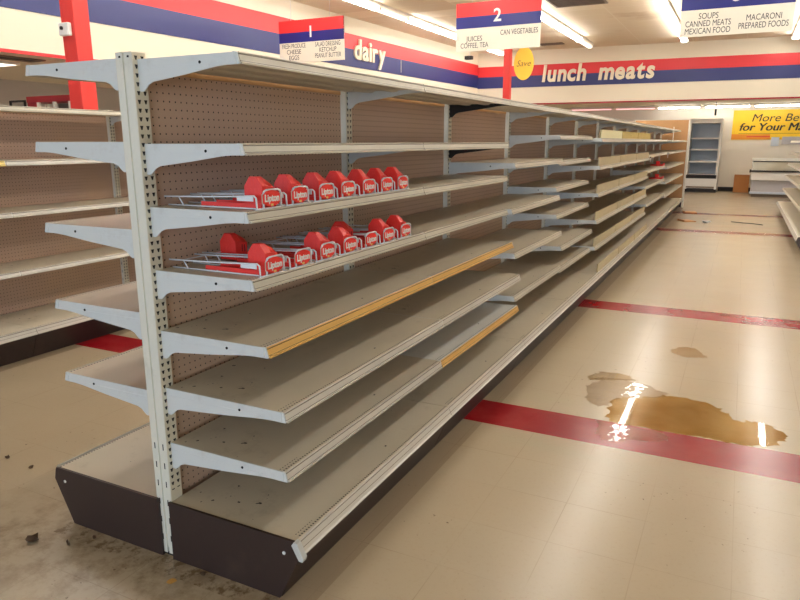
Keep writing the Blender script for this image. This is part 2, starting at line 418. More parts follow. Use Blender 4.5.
def upright_mesh():
    if 'up' not in _cache:
        H = 1.697; b = MB()
        # two folded channels with a narrow groove between them
        b.box((-.030,0,.01),(-.003,.052,H), 0); b.box((.006,0,.01),(.036,.052,H), 0)
        b.box((-.004,.005,.03),(.007,.048,H-.002), 0)
        # slotted faces
        b.box((.0362,.001,.22),(.0385,.051,H-.002), 1); b.box((-.0325,.001,.22),(-.0302,.051,H-.002), 1)
        # weld marks low on the end face
        for z in (.06,.13,.20,.27,.34,.41):
            for x in (-.017,.021): b.box((x-.002,-.0006,z),(x+.002,.0005,z+.022), 2)
        # foot
        b.box((-.026,.004,0),(.032,.048,.012), 2)
        # top cap lip
        b.box((-.031,-.0008,H-.004),(-.003,.053,H), 0); b.box((.006,-.0008,H-.004),(.037,.053,H), 0)
        for x in (-.014,.021): b.box((x-.004,-.0006,H-.016),(x+.004,.002,H-.010), 2)
        _cache['up'] = b.mesh('upright', [M['upright'], M['slot'], M['dark']])
    return _cache['up']
def back_mesh():
    if 'back' not in _cache:
        b = MB(); b.box((-.013,.053,.16),(.013,L-.001,1.645)); 
        _cache['back'] = b.mesh('back panel', M['peg'])
        t = MB(); t.box((-.016,.053,1.645),(.016,L-.001,1.662)); _cache['rail'] = t.mesh('top rail', M['tan'])
    return _cache['back']
BD = .568
def base_mesh():
    if 'base' not in _cache:
        w = BD-.042
        poly = [(-w,0),(-.004,0),(0,-.003),(.018,-.040),(.014,-.046),(-.008,-.030),(-w,-.025)]
        _cache['base'] = MB().prism(poly, 'y', .0, L-.004).mesh('base deck', M['deck'])
        st = [(.001,-.001),(.006,.004),(.010,0),(.007,-.006),(.021,-.036),(.027,-.040),(.024,-.047),(.016,-.046)]
        _cache['basestrip'] = MB().prism(st, 'y', .0, L-.004).mesh('base strip', M['strip_grey'])
        k = [(-.004,-.047),(.008,-.047),(-.066,-.2190),(-.076,-.2190)]
        _cache['kick'] = MB().prism(k, 'y', .0, L-.004).mesh('kick plate', M['kick'])
        e = [(.037,0),(.037,.221),(BD-.004,.221),(BD+.004,.213),(BD+.014,.172),(.500,0)]
        en = MB().prism(e, 'y', -.010, -.001)
        en.prism([(.037,.210),(.037,.224),(BD-.006,.224),(BD-.006,.210)], 'y', -.014, -.0098)
        _cache['end'] = en.mesh('end panel', M['kick'])
        c = [(BD-.008,.212),(BD+.002,.227),(BD+.014,.222),(BD+.036,.178),(BD+.032,.164),(BD+.018,.164)]
        _cache['cap'] = MB().prism(c, 'y', -.018, .002).mesh('end cap', M['plastic_grey'])
        _cache['basefence'] = None
    return _cache['base']
base_mesh(); back_mesh()

def add_base(bay, side, first=False, last=False, fence=False):
    s = link('base_deck', base_mesh(), bay, (BD if side > 0 else -BD+.024, 0 if side > 0 else L-.004, .2195), 0 if side > 0 else math.pi)
    link('price_strip', _cache['basestrip'], s); link('kick_plate', _cache['kick'], s)
    if fence: link('bin_front', fence_mesh('fence', .08, .05, L+.02), s)
    if first:
        e = link('end_panel', end_mesh(side), bay)
        cap = link('end_cap', cap_mesh(side), bay) if side > 0 else None
        bt = MB().tube([(.525 if side > 0 else -.500,-.0125,.172),(.525 if side > 0 else -.500,-.0095,.172)], .006, 8).mesh('bolt', M['white'])
        link('bolt', bt, e)
    if last:
        link('end_panel', end_mesh(side), bay, (0, L+.007, 0))
def flipx(me, name, m):
    q = me.copy(); q.transform(Matrix.Translation((.024,0,0)) @ Matrix.Scale(-1, 4, (1,0,0))); q.flip_normals(); return q
def end_mesh(side):
    if side > 0: return _cache['end']
    if 'endl' not in _cache: _cache['endl'] = flipx(_cache['end'], 'e', None)
    return _cache['endl']
def cap_mesh(side):
    if side > 0: return _cache['cap']
    if 'capl' not in _cache: _cache['capl'] = flipx(_cache['cap'], 'c', None)
    return _cache['capl']

def make_bay(x, y, right, left, label, group, first=False, last=False, bf=False):
    bay = thing('shelving_bay', label, 'store shelf', (x,y,0), 0, group)
    link('upright', upright_mesh(), bay, (.004,0,0))
    if last: link('upright', upright_mesh(), bay, (.004,L,0))
    bp = link('back_panel', _cache['back'], bay); link('top_rail', _cache['rail'], bp)
    add_base(bay, 1, first, last, bf); add_base(bay, -1, first, last)
    for s in right: add_shelf(bay, 1, *s[:2], **(s[2] if len(s) > 2 else {}))
    for s in left: add_shelf(bay, -1, *s[:2], **(s[2] if len(s) > 2 else {}))
    return bay
OR = dict(strip='strip_orange'); GR = dict(strip='strip_grey')
LEFT = [(1.684,.468),(1.436,.466),(1.160,.468),(.884,.464),(.610,.458)]
def S(*zs): return list(zs)
R12 = [(1.677,.419),(1.430,.419),(1.236,.421),(1.034,.428),(.832,.468,OR),(.633,.522,GR)]
sec = {
 1: R12+[(.434,.518,GR)],
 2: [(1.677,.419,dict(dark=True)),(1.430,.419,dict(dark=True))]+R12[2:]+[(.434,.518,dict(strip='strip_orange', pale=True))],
 3: [(1.677,.419),(1.31,.465),(1.033,.455),(.76,.483),(.488,.49)],
 4: [(1.677,.419),(1.485,.435),(1.29,.43),(1.09,.425),(.882,.437),(.635,.484),(.459,.475)],
}
F1 = dict(fence='fence')
for k in (5,6,7):
    f = ['fence_pale','fence_dull','fence_dull'][k-5]
    sec[k] = [(1.677,.419),(1.467,.52,dict(fence=f)),(1.217,.52,dict(fence='fence')),(.967,.52,F1),(.717,.52,F1),(.467,.52,F1)]
for k in (8,9): sec[k] = [(1.677,.419),(1.468,.515),(1.255,.515),(1.037,.505),(.817,.505),(.567,.53)]
for k in (10,11,12): sec[k] = [(1.677,.419),(1.461,.55),(1.259,.55),(1.008,.535),(.756,.53),(.516,.53)]
desc = {1:'nearest bay of the centre shelving run, its end upright bare and holding red tea trays',
 2:'second centre bay from the near end, orange-edged shelf low down with a paler top',
 3:'third centre bay from the near end, with few widely spaced empty shelves',
 4:'fourth centre bay from the near end, seven narrow empty shelves above its base',
 5:'fifth centre bay from the near end, topmost bin front pale yellow',
 6:'sixth centre bay from the near end, middle one of the bays with bin fronts',
 7:'seventh centre bay from the near end, last one with tall bin fronts',
 8:'eighth centre bay from the near end, just past the bins, five deep open shelves',
 9:'ninth centre bay from the near end, holding red trays on two shelves',
 10:'tenth centre bay from the near end, first beyond the red trays',
 11:'eleventh centre bay from the near end, last but one before the tan board',
 12:'twelfth and farthest centre bay, ending against the tan end board'}
for k in range(1, 13):
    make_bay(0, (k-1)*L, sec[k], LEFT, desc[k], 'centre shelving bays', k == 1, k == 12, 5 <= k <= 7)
# row along the left aisle
XL, YL = -3.04, .05
LROW = [(1.668,.45),(1.32,.45,GR),(.985,.45,GR),(.592,.45,GR)]
LROW0 = [(1.668,.45),(1.32,.45,dict(strip='strip_yellow')),(.985,.45,GR),(.592,.45,GR)]
ll = {0:'bay of the left shelving row at the picture edge, its second shelf edged in yellow',
 1:'second bay of the left row, in front of the red column, empty with four shelves',
 2:'third bay of the left row, mostly behind the bare end upright of the centre run',
 3:'fourth bay of the left row, behind the pegboard of the centre run',
 -1:'bay of the left row nearest the front windows, outside the picture to the left'}
for k in (-1,0,1,2,3):
    make_bay(XL, YL+k*L, LROW0 if k <= 0 else LROW, LROW, ll[k], 'left shelving bays', k == -1, k == 3)
# row along the right edge
XR = 2.98
RROW = [(1.45,.44),(1.22,.44),(1.0,.44),(.76,.46),(.5,.48)]
rl = {11:'farthest bay of the right shelving row, in front of the meat case',
 10:'second bay from the far end of the right shelving row, at the picture edge',
 9:'third bay from the far end of the right shelving row',
 8:'fourth bay from the far end of the right shelving row, past the picture edge',
 7:'fifth bay from the far end of the right shelving row, out of the picture'}
for k in (7,8,9,10,11):
    make_bay(XR, k*L, [(1.677,.419)]+RROW, RROW, rl[k], 'right shelving bays', k == 7, k == 11)

# tan board closing the far end of the centre run
eb = thing('end_board', 'tan pegboard end board standing across the far end of the centre run', 'end panel', (0,14.82,0))
boxo('board', (-.56,0,.16),(.56,.02,1.90), M['tan'], eb)
for sx in (-1,1):
    boxo('post', (sx*.575-.02,-.005,0),(sx*.575+.02,.045,1.91), M['upright'], eb, .002)
boxo('base_panel', (-.555,-.002,0),(.555,.022,.16), M['kick'], eb)
boxo('top_cap', (-.555,-.004,1.90),(.555,.03,1.912), M['upright'], eb)
# white sign holder on the front of the far shelves
t = thing('shelf_sign_holder', 'narrow white upright sign strip clipped on the top shelves far down the centre run', 'sign holder', (.58,9*L+.02,1.43))
boxo('strip', (.014,-.035,0),(.020,.035,.25), M['white'], t)
boxo('clip', (.008,-.03,0),(.018,.03,.02), M['white'], t)
for (y,z,dsc) in ((7.05*L,1.155,'small white price tag hanging under a shelf at the end of the bins'),(9*L+.03,1.165,'small white price tag hanging below the white sign strip')):
    t = thing('price_tag', dsc, 'price tag', (.535,y,z), 0, 'hanging price tags')
    boxo('card', (0,-.03,0),(.004,.03,.06), M['white'], t); boxo('clip', (-.004,-.012,.055),(.006,.012,.075), M['black'], t)

# ------------------------------------------------------------------ red tea trays
def tray_parts():
    c = {}
    b = MB(); b.box((-.24,-.036,.001),(-.005,.036,.006)); b.box((-.24,-.036,.006),(-.005,-.033,.017)); b.box((-.24,.033,.006),(-.005,.036,.017))
    c['channel'] = b.mesh('channel', M['redplastic'])
    b = MB()
    for y in (-.06,.055): b.tube([(-.37,y,.030),(-.24,y,.033),(-.10,y,.038),(-.012,y,.042),(-.004,y,.036),(-.002,y,.004)], .0028, 6)
    b.tube([(-.19,-.05,.003),(-.19,.05,.003)], .0025, 6)
    b.tube([(-.37,-.045,.003),(-.02,-.045,.003)], .0025, 6); b.tube([(-.37,.045,.003),(-.02,.045,.003)], .0025, 6); b.tube([(-.30,-.05,.003),(-.32,-.05,.030),(-.32,.05,.030),(-.30,.05,.003)], .0025, 6)
    b.box((-.075,-.0615,.026),(-.015,-.0585,.040))
    c['wire_rail'] = b.mesh('wire rail', M['wire'])
    b = MB(); b.tube([(.001,-.032,.003),(.001,-.032,.045),(.001,-.027,.054),(.001,-.018,.057),(.001,.040,.057),(.001,.049,.054),(.001,.054,.045),(.001,.054,.003)], .0034, 6)
    b.tube([(.001,.011,.003),(.001,.011,.056)], .0026, 6); b.tube([(.001,-.07,.003),(.001,.07,.003)], .0026, 6)
    c['front_hoop'] = b.mesh('front hoop', M['wire'])
    # plaque: red lozenge with bulging top and bottom on a white card
    b = MB()
    b.box((.004,-.044,.018),(.0055,.044,.046), 1)
    pl = []
    for i in range(9): t_ = -1+2*i/8; pl.append((t_*.039, .046+.011*(1-t_*t_)))
    for i in range(9): t_ = 1-2*i/8; pl.append((t_*.039, .018-.010*(1-t_*t_)))
    b.prism(pl, 'x', .0056, .008, 0)
    b.box((.0056,-.041,.020),(.0078,.041,.044), 0)
    b.box((.0079,-.006,.010),(.0084,.006,.016), 2)
    c['front_plaque'] = b.mesh('front plaque', [M['redplastic'], M['strip'], M['strip_yellow']])
    # pusher: gabled block, high at the near side, two slots in the front face
    b = MB()
    def gable(y, w, sh, pk): return [(-w,y,.006),(w,y,.006),(w,y,sh),(w*.38,y,pk),(-w*.38,y,pk),(-w,y,sh)]
    r0 = gable(-.032,.034,.068,.097); r1 = gable(-.006,.034,.068,.096); r2 = gable(.036,.030,.060,.074)
    n = len(b.v); b.v += r0+r1+r2
    b.quad([n+i for i in range(6)][::-1]); b.quad([n+12+i for i in range(6)])
    for a in (0,6):
        for i in range(6):
            j = (i+1) % 6; b.quad([n+a+i,n+a+j,n+a+6+j,n+a+6+i])
    for x in (-.022,-.008,.008,.022): b.box((x-.003,-.0325,.008),(x+.003,-.029,.062))
    for x in (-.006,.006): b.box((x-.004,-.0325,.068),(x+.004,-.029,.088))
    c['pusher'] = b.mesh('pusher', M['redplastic'])
    b = MB(); b.box((.0300,.002,.032),(.0335,.007,.056)); b.box((.0295,.016,.030),(.0330,.021,.054))
    c['slot'] = b.mesh('slot', M['darkred'])
    me = text_mesh('Lipton', .030, .0006, .0009, .0, sx=.92)
    me.materials.clear(); me.materials.append(M['white'])
    c['lettering'] = me
    return c
TP = tray_parts()
def make_tray(x, y, z, px, label, group):
    t = thing('tea_tray', label, 'display tray', (x,y,z), 0, group)
    for n in ('channel','wire_rail','front_hoop'): link(n, TP[n], t)
    p = link('front_plaque', TP['front_plaque'], t)
    link('lettering', TP['lettering'], p, (.0088,0,.0235), math.pi/2)
    if px is not None:
        q = bevel(link('pusher', TP['pusher'], t, (px+.012,.008,0)), .010, 3); link('slot', TP['slot'], q)
    return t
for i, y in enumerate((.130,.278,.437,.580,.735,.880,1.025)):
    make_tray(.425, y, 1.237, -.055, 'red tea tray with wire rails on the upper tea shelf, %s from the near upright' % ordinal(i+1), 'tea trays on the upper shelf')
for i, (y, px) in enumerate(((.126,-.055),(.278,-.30),(.430,-.055),(.583,-.055),(.740,-.142),(.888,-.055),(1.045,-.055))):
    ex = ['','pusher far back, ','','','pusher halfway back, ','',''][i]
    make_tray(.428, y, 1.034, px, 'red tea tray on the lower shelf, %s%s from the near upright' % (ex, ordinal(i+1)), 'tea trays on the lower shelf')
for (y, z, dsc) in ((8.95*L,1.038,'small red tray left on the upper of two shelves far down the run'),(8.95*L,.818,'small red tray left on the lower of two shelves far down the run')):
    t = thing('display_tray', dsc, 'display tray', (.49,y,z), 0, 'red trays far down the run')
    boxo('channel', (-.20,-.16,.001),(0,.16,.02), M['redplastic'], t, .003)
    boxo('front_plate', (0,-.16,.001),(.006,.16,.045), M['redplastic'], t, .002)
    boxo('pusher', (-.12,-.06,.02),(-.06,.06,.075), M['redplastic'], t, .006)

# ------------------------------------------------------------------ hanging aisle signs
def aisle_sign(xc, num, lines, label):
    t = thing('aisle_sign', label, 'sign', (xc,8.0,0), 0, 'hanging aisle signs')
    w = .615; z0, z1 = 2.70, 3.345
    boxo('board', (-w,-.010,z0),(w,.010,z1), M['signwhite'], t)
    boxo('navy_band', (-w,-.0125,3.008),(w,.0125,3.162), M['signnavy'], t); boxo('red_band', (-w,-.0125,3.162),(w,.0125,z1+.002), M['signred'], t)
    text('number', num, .24, M['white'], t, (0,-.0135,3.078), extrude=.001, offset=.004)
    for (x, z, s, sx) in lines: text('lettering', s, .098, M['ink'], t, (x,-.0105,z), extrude=.001, sx=sx)
    b = MB()
    for x in (-.38,.36): b.tube([(x,0,z1),(x,0,CZ)], .003, 6)
    link('hanging_wire', b.mesh('wire', M['wire']), t)
aisle_sign(-4.675, '1', [(-.335,2.925,'FRESH PRODUCE',.62),(-.335,2.835,'CHEESE',.85),(-.335,2.745,'EGGS',.85),(.315,2.925,'SALAD DRESSING',.62),(.315,2.84,'KETCHUP',.75),(.315,2.755,'PEANUT BUTTER',.66)],
  'leftmost hanging aisle sign, numbered 1, red and navy over white')
aisle_sign(-1.56, '2', [(-.335,2.835,'JUICES',.85),(-.335,2.745,'COFFEE, TEA',.75),(.315,2.89,'CAN VEGETABLES',.68)],
  'middle hanging aisle sign, numbered 2, red and navy over white')
aisle_sign(1.44, '3', [(-.30,2.90,'SOUPS',.78),(-.30,2.815,'CANNED MEATS',.70),(-.30,2.73,'MEXICAN FOOD',.70),(.305,2.845,'MACARONI',.74),(.305,2.755,'PREPARED FOODS',.66)],
  'rightmost hanging aisle sign, numbered 3, cut by the top of the photo')

# wall lettering: every letter its own part
def lettering(name, label, words, origin, ang, size, total, gap=.0, shear=.12, off=.02):
    t = thing(name, label, 'wall lettering', origin, ang)
    x = 0; made = []
    for ch in words:
        if ch == ' ': x += size*.42; continue
        me = text_mesh(ch, size, .018, off, shear, align='LEFT'); me.materials.clear(); me.materials.append(M['letter'])
        xs = [v.co.x for v in me.vertices]; w = max(xs)-min(xs)
        me.transform(Matrix.Translation((-min(xs),0,0)))
        made.append((me, x)); x += w + size*.045
    k = total/x
    for me, q in made:
        me.transform(Matrix.Diagonal((k,1,1,1))); link('letter', me, t, (q*k,-.02,0))
an = math.atan(.0524)
lettering('wall_sign_lettering', 'cream raised letters reading lunch on the back stripe', 'lunch', (-3.55,by(-3.55)-.012,3.085), an, .61, 1.22)
lettering('wall_sign_lettering', 'cream raised letters reading meats on the back stripe', 'meats', (-2.03,by(-2.03)-.012,3.085), an, .61, 1.45)
al = math.pi/2-math.atan(.05)
lettering('wall_sign_lettering', 'cream raised letters reading dairy on the left stripe', 'dairy', (lx(11.15)+.012,11.15,3.135), al, .56, 1.28, shear=.05, off=.014)
# thin bright joint mark on the left stripe beside the lettering
boxo('seam_strip', (-.012,-.01,3.02),(.004,.01,3.29), M['housing']).location = (lx(13.15)+.014,13.15,0)
tag(bpy.data.objects['seam_strip'], 'thin pale joint strip on the navy stripe right of the dairy lettering', 'strip')

# ------------------------------------------------------------------ columns
def column(x, y, label):
    t = thing('column', label, 'column', (x,y,0), 0, 'red columns')
    bevel(boxo('shaft', (-.083,-.083,0),(.083,.083,CZ), M['red'], t), .008)
    boxo('base_trim', (-.092,-.092,0),(.092,.092,.1), M['black'], t)
    return t
column(-3.702, 2.838, 'thick red square column behind the left row with a white box on it')
column(-3.72, 15.18, 'distant red square column behind the yellow oval card')
jb = thing('junction_box', 'small white wall box with dark knob high on the near red column', 'electrical box', (-3.712,2.755,2.40))
bevel(boxo('case', (-.062,-.045,-.055),(.062,0,.055), M['white'], jb), .012, 3)
link('knob', MB().tube([(-.012,-.045,.008),(-.012,-.056,.008)], .016, 12).mesh('knob', M['black']), jb)
# yellow oval card
t = thing('oval_sign', 'yellow oval card reading Save hanging before the distant red column', 'sign', (-3.05,14.3,3.20))
ov = [(.235*math.cos(a*math.pi/20), .365*math.sin(a*math.pi/20)) for a in range(40)]
link('card', MB().prism(ov, 'y', -.01, .01).mesh('card', M['saveyellow']), t)
text('lettering', 'Save', .19, M['ink'], t, (-.01,-.0105,-.06), extrude=.001, shear=.3, offset=-.001)
link('hanging_wire', MB().tube([(0,0,.365),(0,0,CZ-3.20)], .003, 6).mesh('wire', M['wire']), t)

# ------------------------------------------------------------------ ceiling lights
def fixture_meshes(ln, kind):
    key = ('fix', round(ln,2), kind)
    if key not in _cache:
        h = MB().prism([(-.075,.10),(-.075,.06),(-.03,.03),(.03,.03),(.075,.06),(.075,.10)], 'y', 0, ln).mesh('housing', M['housing'])
        tb = []
        for x in (-.026,.026): tb.append(MB().tube([(x,.03,.012),(x,ln-.03,.012)], .022, 10).mesh('tube', M[kind]))
        s = MB()
        for y in (.0,ln-.028): s.box((-.085,y,-.012),(.085,y+.026,.06))
        _cache[key] = (h, tb, s.mesh('sockets', M['housing']))
    return _cache[key]
def fixture(x, y0, y1, kind, label, group):
    ln = y1-y0-.01
    t = thing('ceiling_light', label, 'ceiling light', (x,y0,3.80), 0, group)
    h, tb, s = fixture_meshes(ln, kind)
    link('housing', h, t, (0,0,.02)); link('socket', s, t)
    for q in tb: link('tube', q, t)
rows = [('row along the left soffit', -4.61, [17.4,14.96,12.52,(11.30,'tube'),(10.08,'tube_dim'),7.64,5.20,2.76,.32]),
        ('row above the left aisle', -2.13, [17.05,(15.83,'tube_dim'),13.39,10.95,8.51,6.07,3.63,1.19]),
        ('row above the centre run', .13, [17.05,14.61,12.17,9.73,7.29,4.85,2.41,-.03]),
        ('row above the right edge', 2.52, [17.73,15.29,12.85,10.41,7.97,5.53,3.09,.65])]
for rn, x, ys in rows:
    prev = ys[0]
    for i, q in enumerate(ys[1:]):
        y, kind = q if isinstance(q, tuple) else (q, 'tube')
        st = 'dim' if kind == 'tube_dim' else 'lit'
        fixture(x, y, prev, kind, '%s fluorescent strip light in the %s, %s from the far end' % (st, rn, ordinal(i+1)), 'fluorescent strips, '+rn)
        prev = y
# tubes under the back soffit
z = 2.40
for x0, x1, kind, lb in ((-3.24,-2.0,'tube_pink','dull pink tube light under the back soffit, leftmost'),(-1.92,-.76,'tube_pink','bright pink tube light under the back soffit above the centre run'),
                         (-.71,.46,'tube_white','white tube light under the back soffit left of the cooler'),(.56,1.75,'tube_white','white tube light under the back soffit above the cooler'),(1.82,3.05,'tube_white','white tube light under the back soffit above the yellow banner')):
    t = thing('tube_light', lb, 'tube light', (x0,20.2,z), 0, 'tube lights under the back soffit')
    link('tube', MB().tube([(.03,0,-.005),(x1-x0-.03,0,-.005)], .016, 10).mesh('tube', M[kind]), t)
    boxo('housing', (0,-.04,.03),(x1-x0,.05,SB-z), M['housing'], t); 
    boxo('socket', (0,-.02,-.03),(.03,.02,.03), M['housing'], t); boxo('socket', (x1-x0-.03,-.02,-.03),(x1-x0,.02,.03), M['housing'], t)
# ceiling grilles
def grille(x0, y0, x1, y1, label, z=CZ, n=9, m='vent', group='ceiling grilles'):
    t = thing('ceiling_vent', label, 'vent', ((x0+x1)/2,(y0+y1)/2,z), 0, group)
    a, b = (x1-x0)/2, (y1-y0)/2
    f = MB(); e = .04
    f.box((-a,-b,-.018),(a,-b+e,0)); f.box((-a,b-e,-.018),(a,b,0)); f.box((-a,-b+e,-.018),(-a+e,b-e,0)); f.box((a-e,-b+e,-.018),(a,b-e,0))
    link('frame', f.mesh('frame', M[m]), t)
    boxo('backing', (-a+e,-b+e,-.004),(a-e,b-e,-.001), M['black'], t)
    s = MB()
    for i in range(n):
        y = -b+e+(2*b-2*e)*(i+.5)/n; s.box((-a+e,y-.006,-.016),(a-e,y+.006,-.005))
    link('slat', s.mesh('slats', M['vent']), t)
grille(-1.75,10.9,-.80,11.95,'large dark return grille in the ceiling at the top of the photo')
grille(-3.35,16.55,-2.75,16.85,'narrow dark slot vent in the ceiling near the back soffit', n=3)
t = grille(-6.75,2.6,-6.45,4.55,'long dark linear vent under the left soffit', z=SB, n=5)
# recessed light under the left soffit
t = thing('recessed_light', 'small white lit panel under the left soffit at the photo edge', 'ceiling light', (-7.35,4.1,SB))
boxo('frame', (-.3,-.65,-.03),(.3,.5,0), M['housing'], t); boxo('diffuser', (-.27,-.62,-.034),(.27,.47,-.03), M['tube_dim'], t)
t = thing('recessed_light', 'white lit panel under the left soffit further down, hidden by the column', 'ceiling light', (-7.6,8.5,SB))
boxo('frame', (-.3,-.6,-.03),(.3,.6,0), M['housing'], t); boxo('diffuser', (-.27,-.57,-.034),(.27,.57,-.03), M['tube_dim'], t)
# camera on the ceiling
t = thing('security_camera', 'small dark camera hanging below the ceiling left of the sign numbered 2', 'security camera', (-4.28,14,3.36))
link('pole', MB().tube([(0,0,.04),(0,0,CZ-3.36)], .012, 8).mesh('pole', M['housing']), t)
bevel(boxo('body', (-.10,-.06,-.04),(.08,.06,.04), M['black'], t), .01)
link('lens', MB().tube([(.0,-.06,0),(.0,-.09,0)], .03, 12).mesh('lens', M['black']), t)
t = thing('hanging_fitting', 'small dark fitting hanging under the back soffit above the cooler', 'fitting', (.91,18.9,2.12))
bevel(boxo('body', (-.025,-.02,0),(.025,.02,.16), M['black'], t), .006); boxo('stem', (-.008,-.008,.16),(.008,.008,SB-2.12), M['black'], t)

# ------------------------------------------------------------------ back of the store
# open cooler
c = thing('open_cooler', 'white upright open cooler with empty shelves at the back wall', 'cooler', (.215,20.0,0))
W, D, H = .87, .85, 2.07
cb = MB(); cb.box((0,0,.09),(.06,D,H)); cb.box((W-.06,0,.09),(W,D,H)); cb.box((.06,0,H-.12),(W-.06,D,H)); cb.box((.06,D-.05,.3),(W-.06,D,H-.12)); cb.box((.06,.05,.3),(W-.06,D-.05,.36))
link('cabinet', cb.mesh('cabinet', M['white']), c)
boxo('liner', (.062,D-.06,.37),(W-.062,D-.052,H-.13), M['coolerblue'], c)
for z_ in (.86,1.20,1.52):
    s = boxo('shelf', (.062,.18,z_),(W-.062,D-.06,z_+.02), M['coolershelf'], c); boxo('price_rail', (.062,.165,z_-.012),(W-.062,.178,z_+.03), M['white'], s)
boxo('bumper', (.03,-.03,.40),(W-.03,0,.50), M['black'], c); boxo('front_panel', (.06,-.01,.12),(W-.06,.05,.40), M['white'], c)
boxo('front_ledge', (.06,-.02,.505),(W-.06,.17,.53), M['steel'], c); boxo('kick_plate', (.01,.03,0),(W-.01,D,.09), M['black'], c)
boxo('grille', (.06,-.012,.13),(W-.06,-.009,.17), M['vent'], c)
# meat case
c = thing('meat_case', 'long low white service meat case before the yellow banner', 'display case', (1.93,18.7,0))
W = 3.4
boxo('base', (.05,.12,0),(W,1.3,.09), M['vent'], c); boxo('lower_panel', (.03,.10,.09),(W,1.28,.44), M['greypanel'], c)
bevel(boxo('kick_rail', (0,.06,.08),(W,.10,.14), M['coolerblue'], c), .01)
bevel(boxo('front_panel', (0,0,.44),(W,1.3,.66), M['white'], c), .015)
boxo('bumper', (-.02,-.035,.655),(W,0,.70), M['black'], c); boxo('end_cap', (-.05,-.04,.64),(-.02,.05,.72), M['black'], c)
boxo('glass_front', (.02,.02,.70),(W,.04,.92), M['glass_case'], c); boxo('side_panel', (0,.0,.66),(.02,1.3,.95), M['white'], c)
boxo('dark_trim', (.0,.0,.915),(W,.05,.94), M['black'], c); bevel(boxo('canopy', (-.01,-.02,.94),(W,.9,1.0), M['white'], c), .01)
boxo('rear_panel', (.02,1.2,.66),(W,1.28,.94), M['white'], c)
# splash panel behind the case
# cardboard box
t = thing('cardboard_box', 'brown cardboard box on the floor between the cooler and the meat case', 'box', (1.52,20.4,0))
bevel(boxo('carton', (0,0,0),(.40,.40,.49), M['cardboard'], t), .006); boxo('flap', (.0,.0,.49),(.40,.195,.495), M['cardboard'], t); boxo('flap', (.0,.205,.49),(.40,.40,.495), M['cardboard'], t)
# banner
t = thing('wall_banner', 'yellow banner with black lettering on the back wall', 'banner', (1.32,20.88,0))
boxo('sheet', (0,0,1.49),(2.6,.012,2.32), M['yellow'], t); boxo('lower_band', (.0,-.001,1.50),(1.0,.001,1.645), M['bannerorange'], t)
text('lettering', 'More Be', .30, M['ink'], t, (.47,-.0015,2.0), align='LEFT', shear=.22, extrude=.001, sx=1.12)
text('lettering', 'for Your Ma', .30, M['ink'], t, (.17,-.0015,1.745), align='LEFT', shear=.22, extrude=.001, sx=1.08, bold=.016)
boxo('small_print_line', (.40,-.002,1.56),(1.0,0,1.585), M['sred'], t); boxo('rule', (.18,-.002,1.66),(2.5,0,1.668), M['ink'], t)
for x0, x1, z0, z1, m_, lb in ((2.36,2.56,1.31,1.56,'coolerblue','pale blue notice sheet below the banner'),(2.63,3.35,1.36,1.57,'greypanel','wide pale grey notice sheet below the banner at the photo edge')):
    boxo('sheet_notice', (x0,20.862,z0),(x1,20.870,z1), M[m_]); o = bpy.context.scene.objects[-1] if False else None
for o, lb in zip([q for q in COL.objects if q.name.startswith('sheet_notice')], ('pale blue notice sheet below the banner','wide pale grey notice sheet below the banner at the photo edge')):
    o.name = 'notice_sign'; tag(o, lb, 'notice', 'notice sheets below the banner')

# ------------------------------------------------------------------ behind the left row
t = thing('red_display_rack', 'dark red topped rack with pale posts showing above the left row', 'rack', (-6.72,4.4,0))
RW = .96
boxo('top_board', (0,0,1.945),(RW,.30,2.02), M['darkred'], t)
boxo('side_board', (0,.01,1.55),(.19,.03,1.945), M['darkred'], t)
for x in (.20,.51,.80,RW-.04):
    boxo('post', (x,-.005,.08),(x+.035,.03,1.945), M['upright'], t)
boxo('back_board', (.25,.27,.9),(.50,.29,1.94), M['vent'], t); boxo('shelf', (0,.03,1.3),(RW,.29,1.33), M['darkred'], t); boxo('base', (0,0,0),(RW,.30,.08), M['darkred'], t)
for x in (0,RW-.035): boxo('rear_post', (x,.265,.08),(x+.035,.30,1.945), M['upright'], t)
t = thing('black_frame', 'thin black metal frame showing above the left row beside the red rack', 'rack', (-7.06,4.4,0))
f = MB()
for x in (0,.29): f.box((x,-.012,0),(x+.02,.012,1.975))
f.box((0,-.012,1.955),(.31,.012,1.98)); f.box((0,-.012,.3),(.31,.012,.32)); f.box((0,-.15,0),(.02,.15,.02)); f.box((.29,-.15,0),(.31,.15,.02))
link('frame', f.mesh('frame', M['black']), t)

# ------------------------------------------------------------------ puddles and scraps
def blob(name, pts, m, label, cat, z=.0015, rough=.018, group=None):
    # closed smooth outline through pts with a wavering rim
    P = [Vector((a,b)) for a,b in pts]; n = len(P); out = []
    rnd = random.Random(len(pts)*7+int(pts[0][0]*100))
    for i in range(n):
        p0,p1,p2,p3 = P[i-1],P[i],P[(i+1)%n],P[(i+2)%n]
        for k in range(6):
            t = k/6
            q = .5*((2*p1)+(p2-p0)*t+(2*p0-5*p1+4*p2-p3)*t*t+(3*p1-p0-3*p2+p3)*t*t*t)
            out.append((q.x+rnd.uniform(-rough,rough), q.y+rnd.uniform(-rough,rough)))
    o = link(name, MB().prism(out, 'z', .0004, z).mesh(name, m)); tag(o, label, cat, group); return o
PUD = [(1.165,2.10),(1.20,2.28),(1.31,2.33),(1.45,2.44),(1.62,2.42),(1.73,2.33),(1.80,2.22),(1.90,2.24),(1.985,2.20),(2.03,2.115),(2.00,2.02),(1.93,1.94),(1.84,1.90),(1.70,1.905),(1.55,1.90),(1.40,1.90),(1.26,1.905),(1.19,1.95)]
blob('puddle', PUD, M['puddle'], 'large brown puddle on the floor beside the near red band', 'puddle')
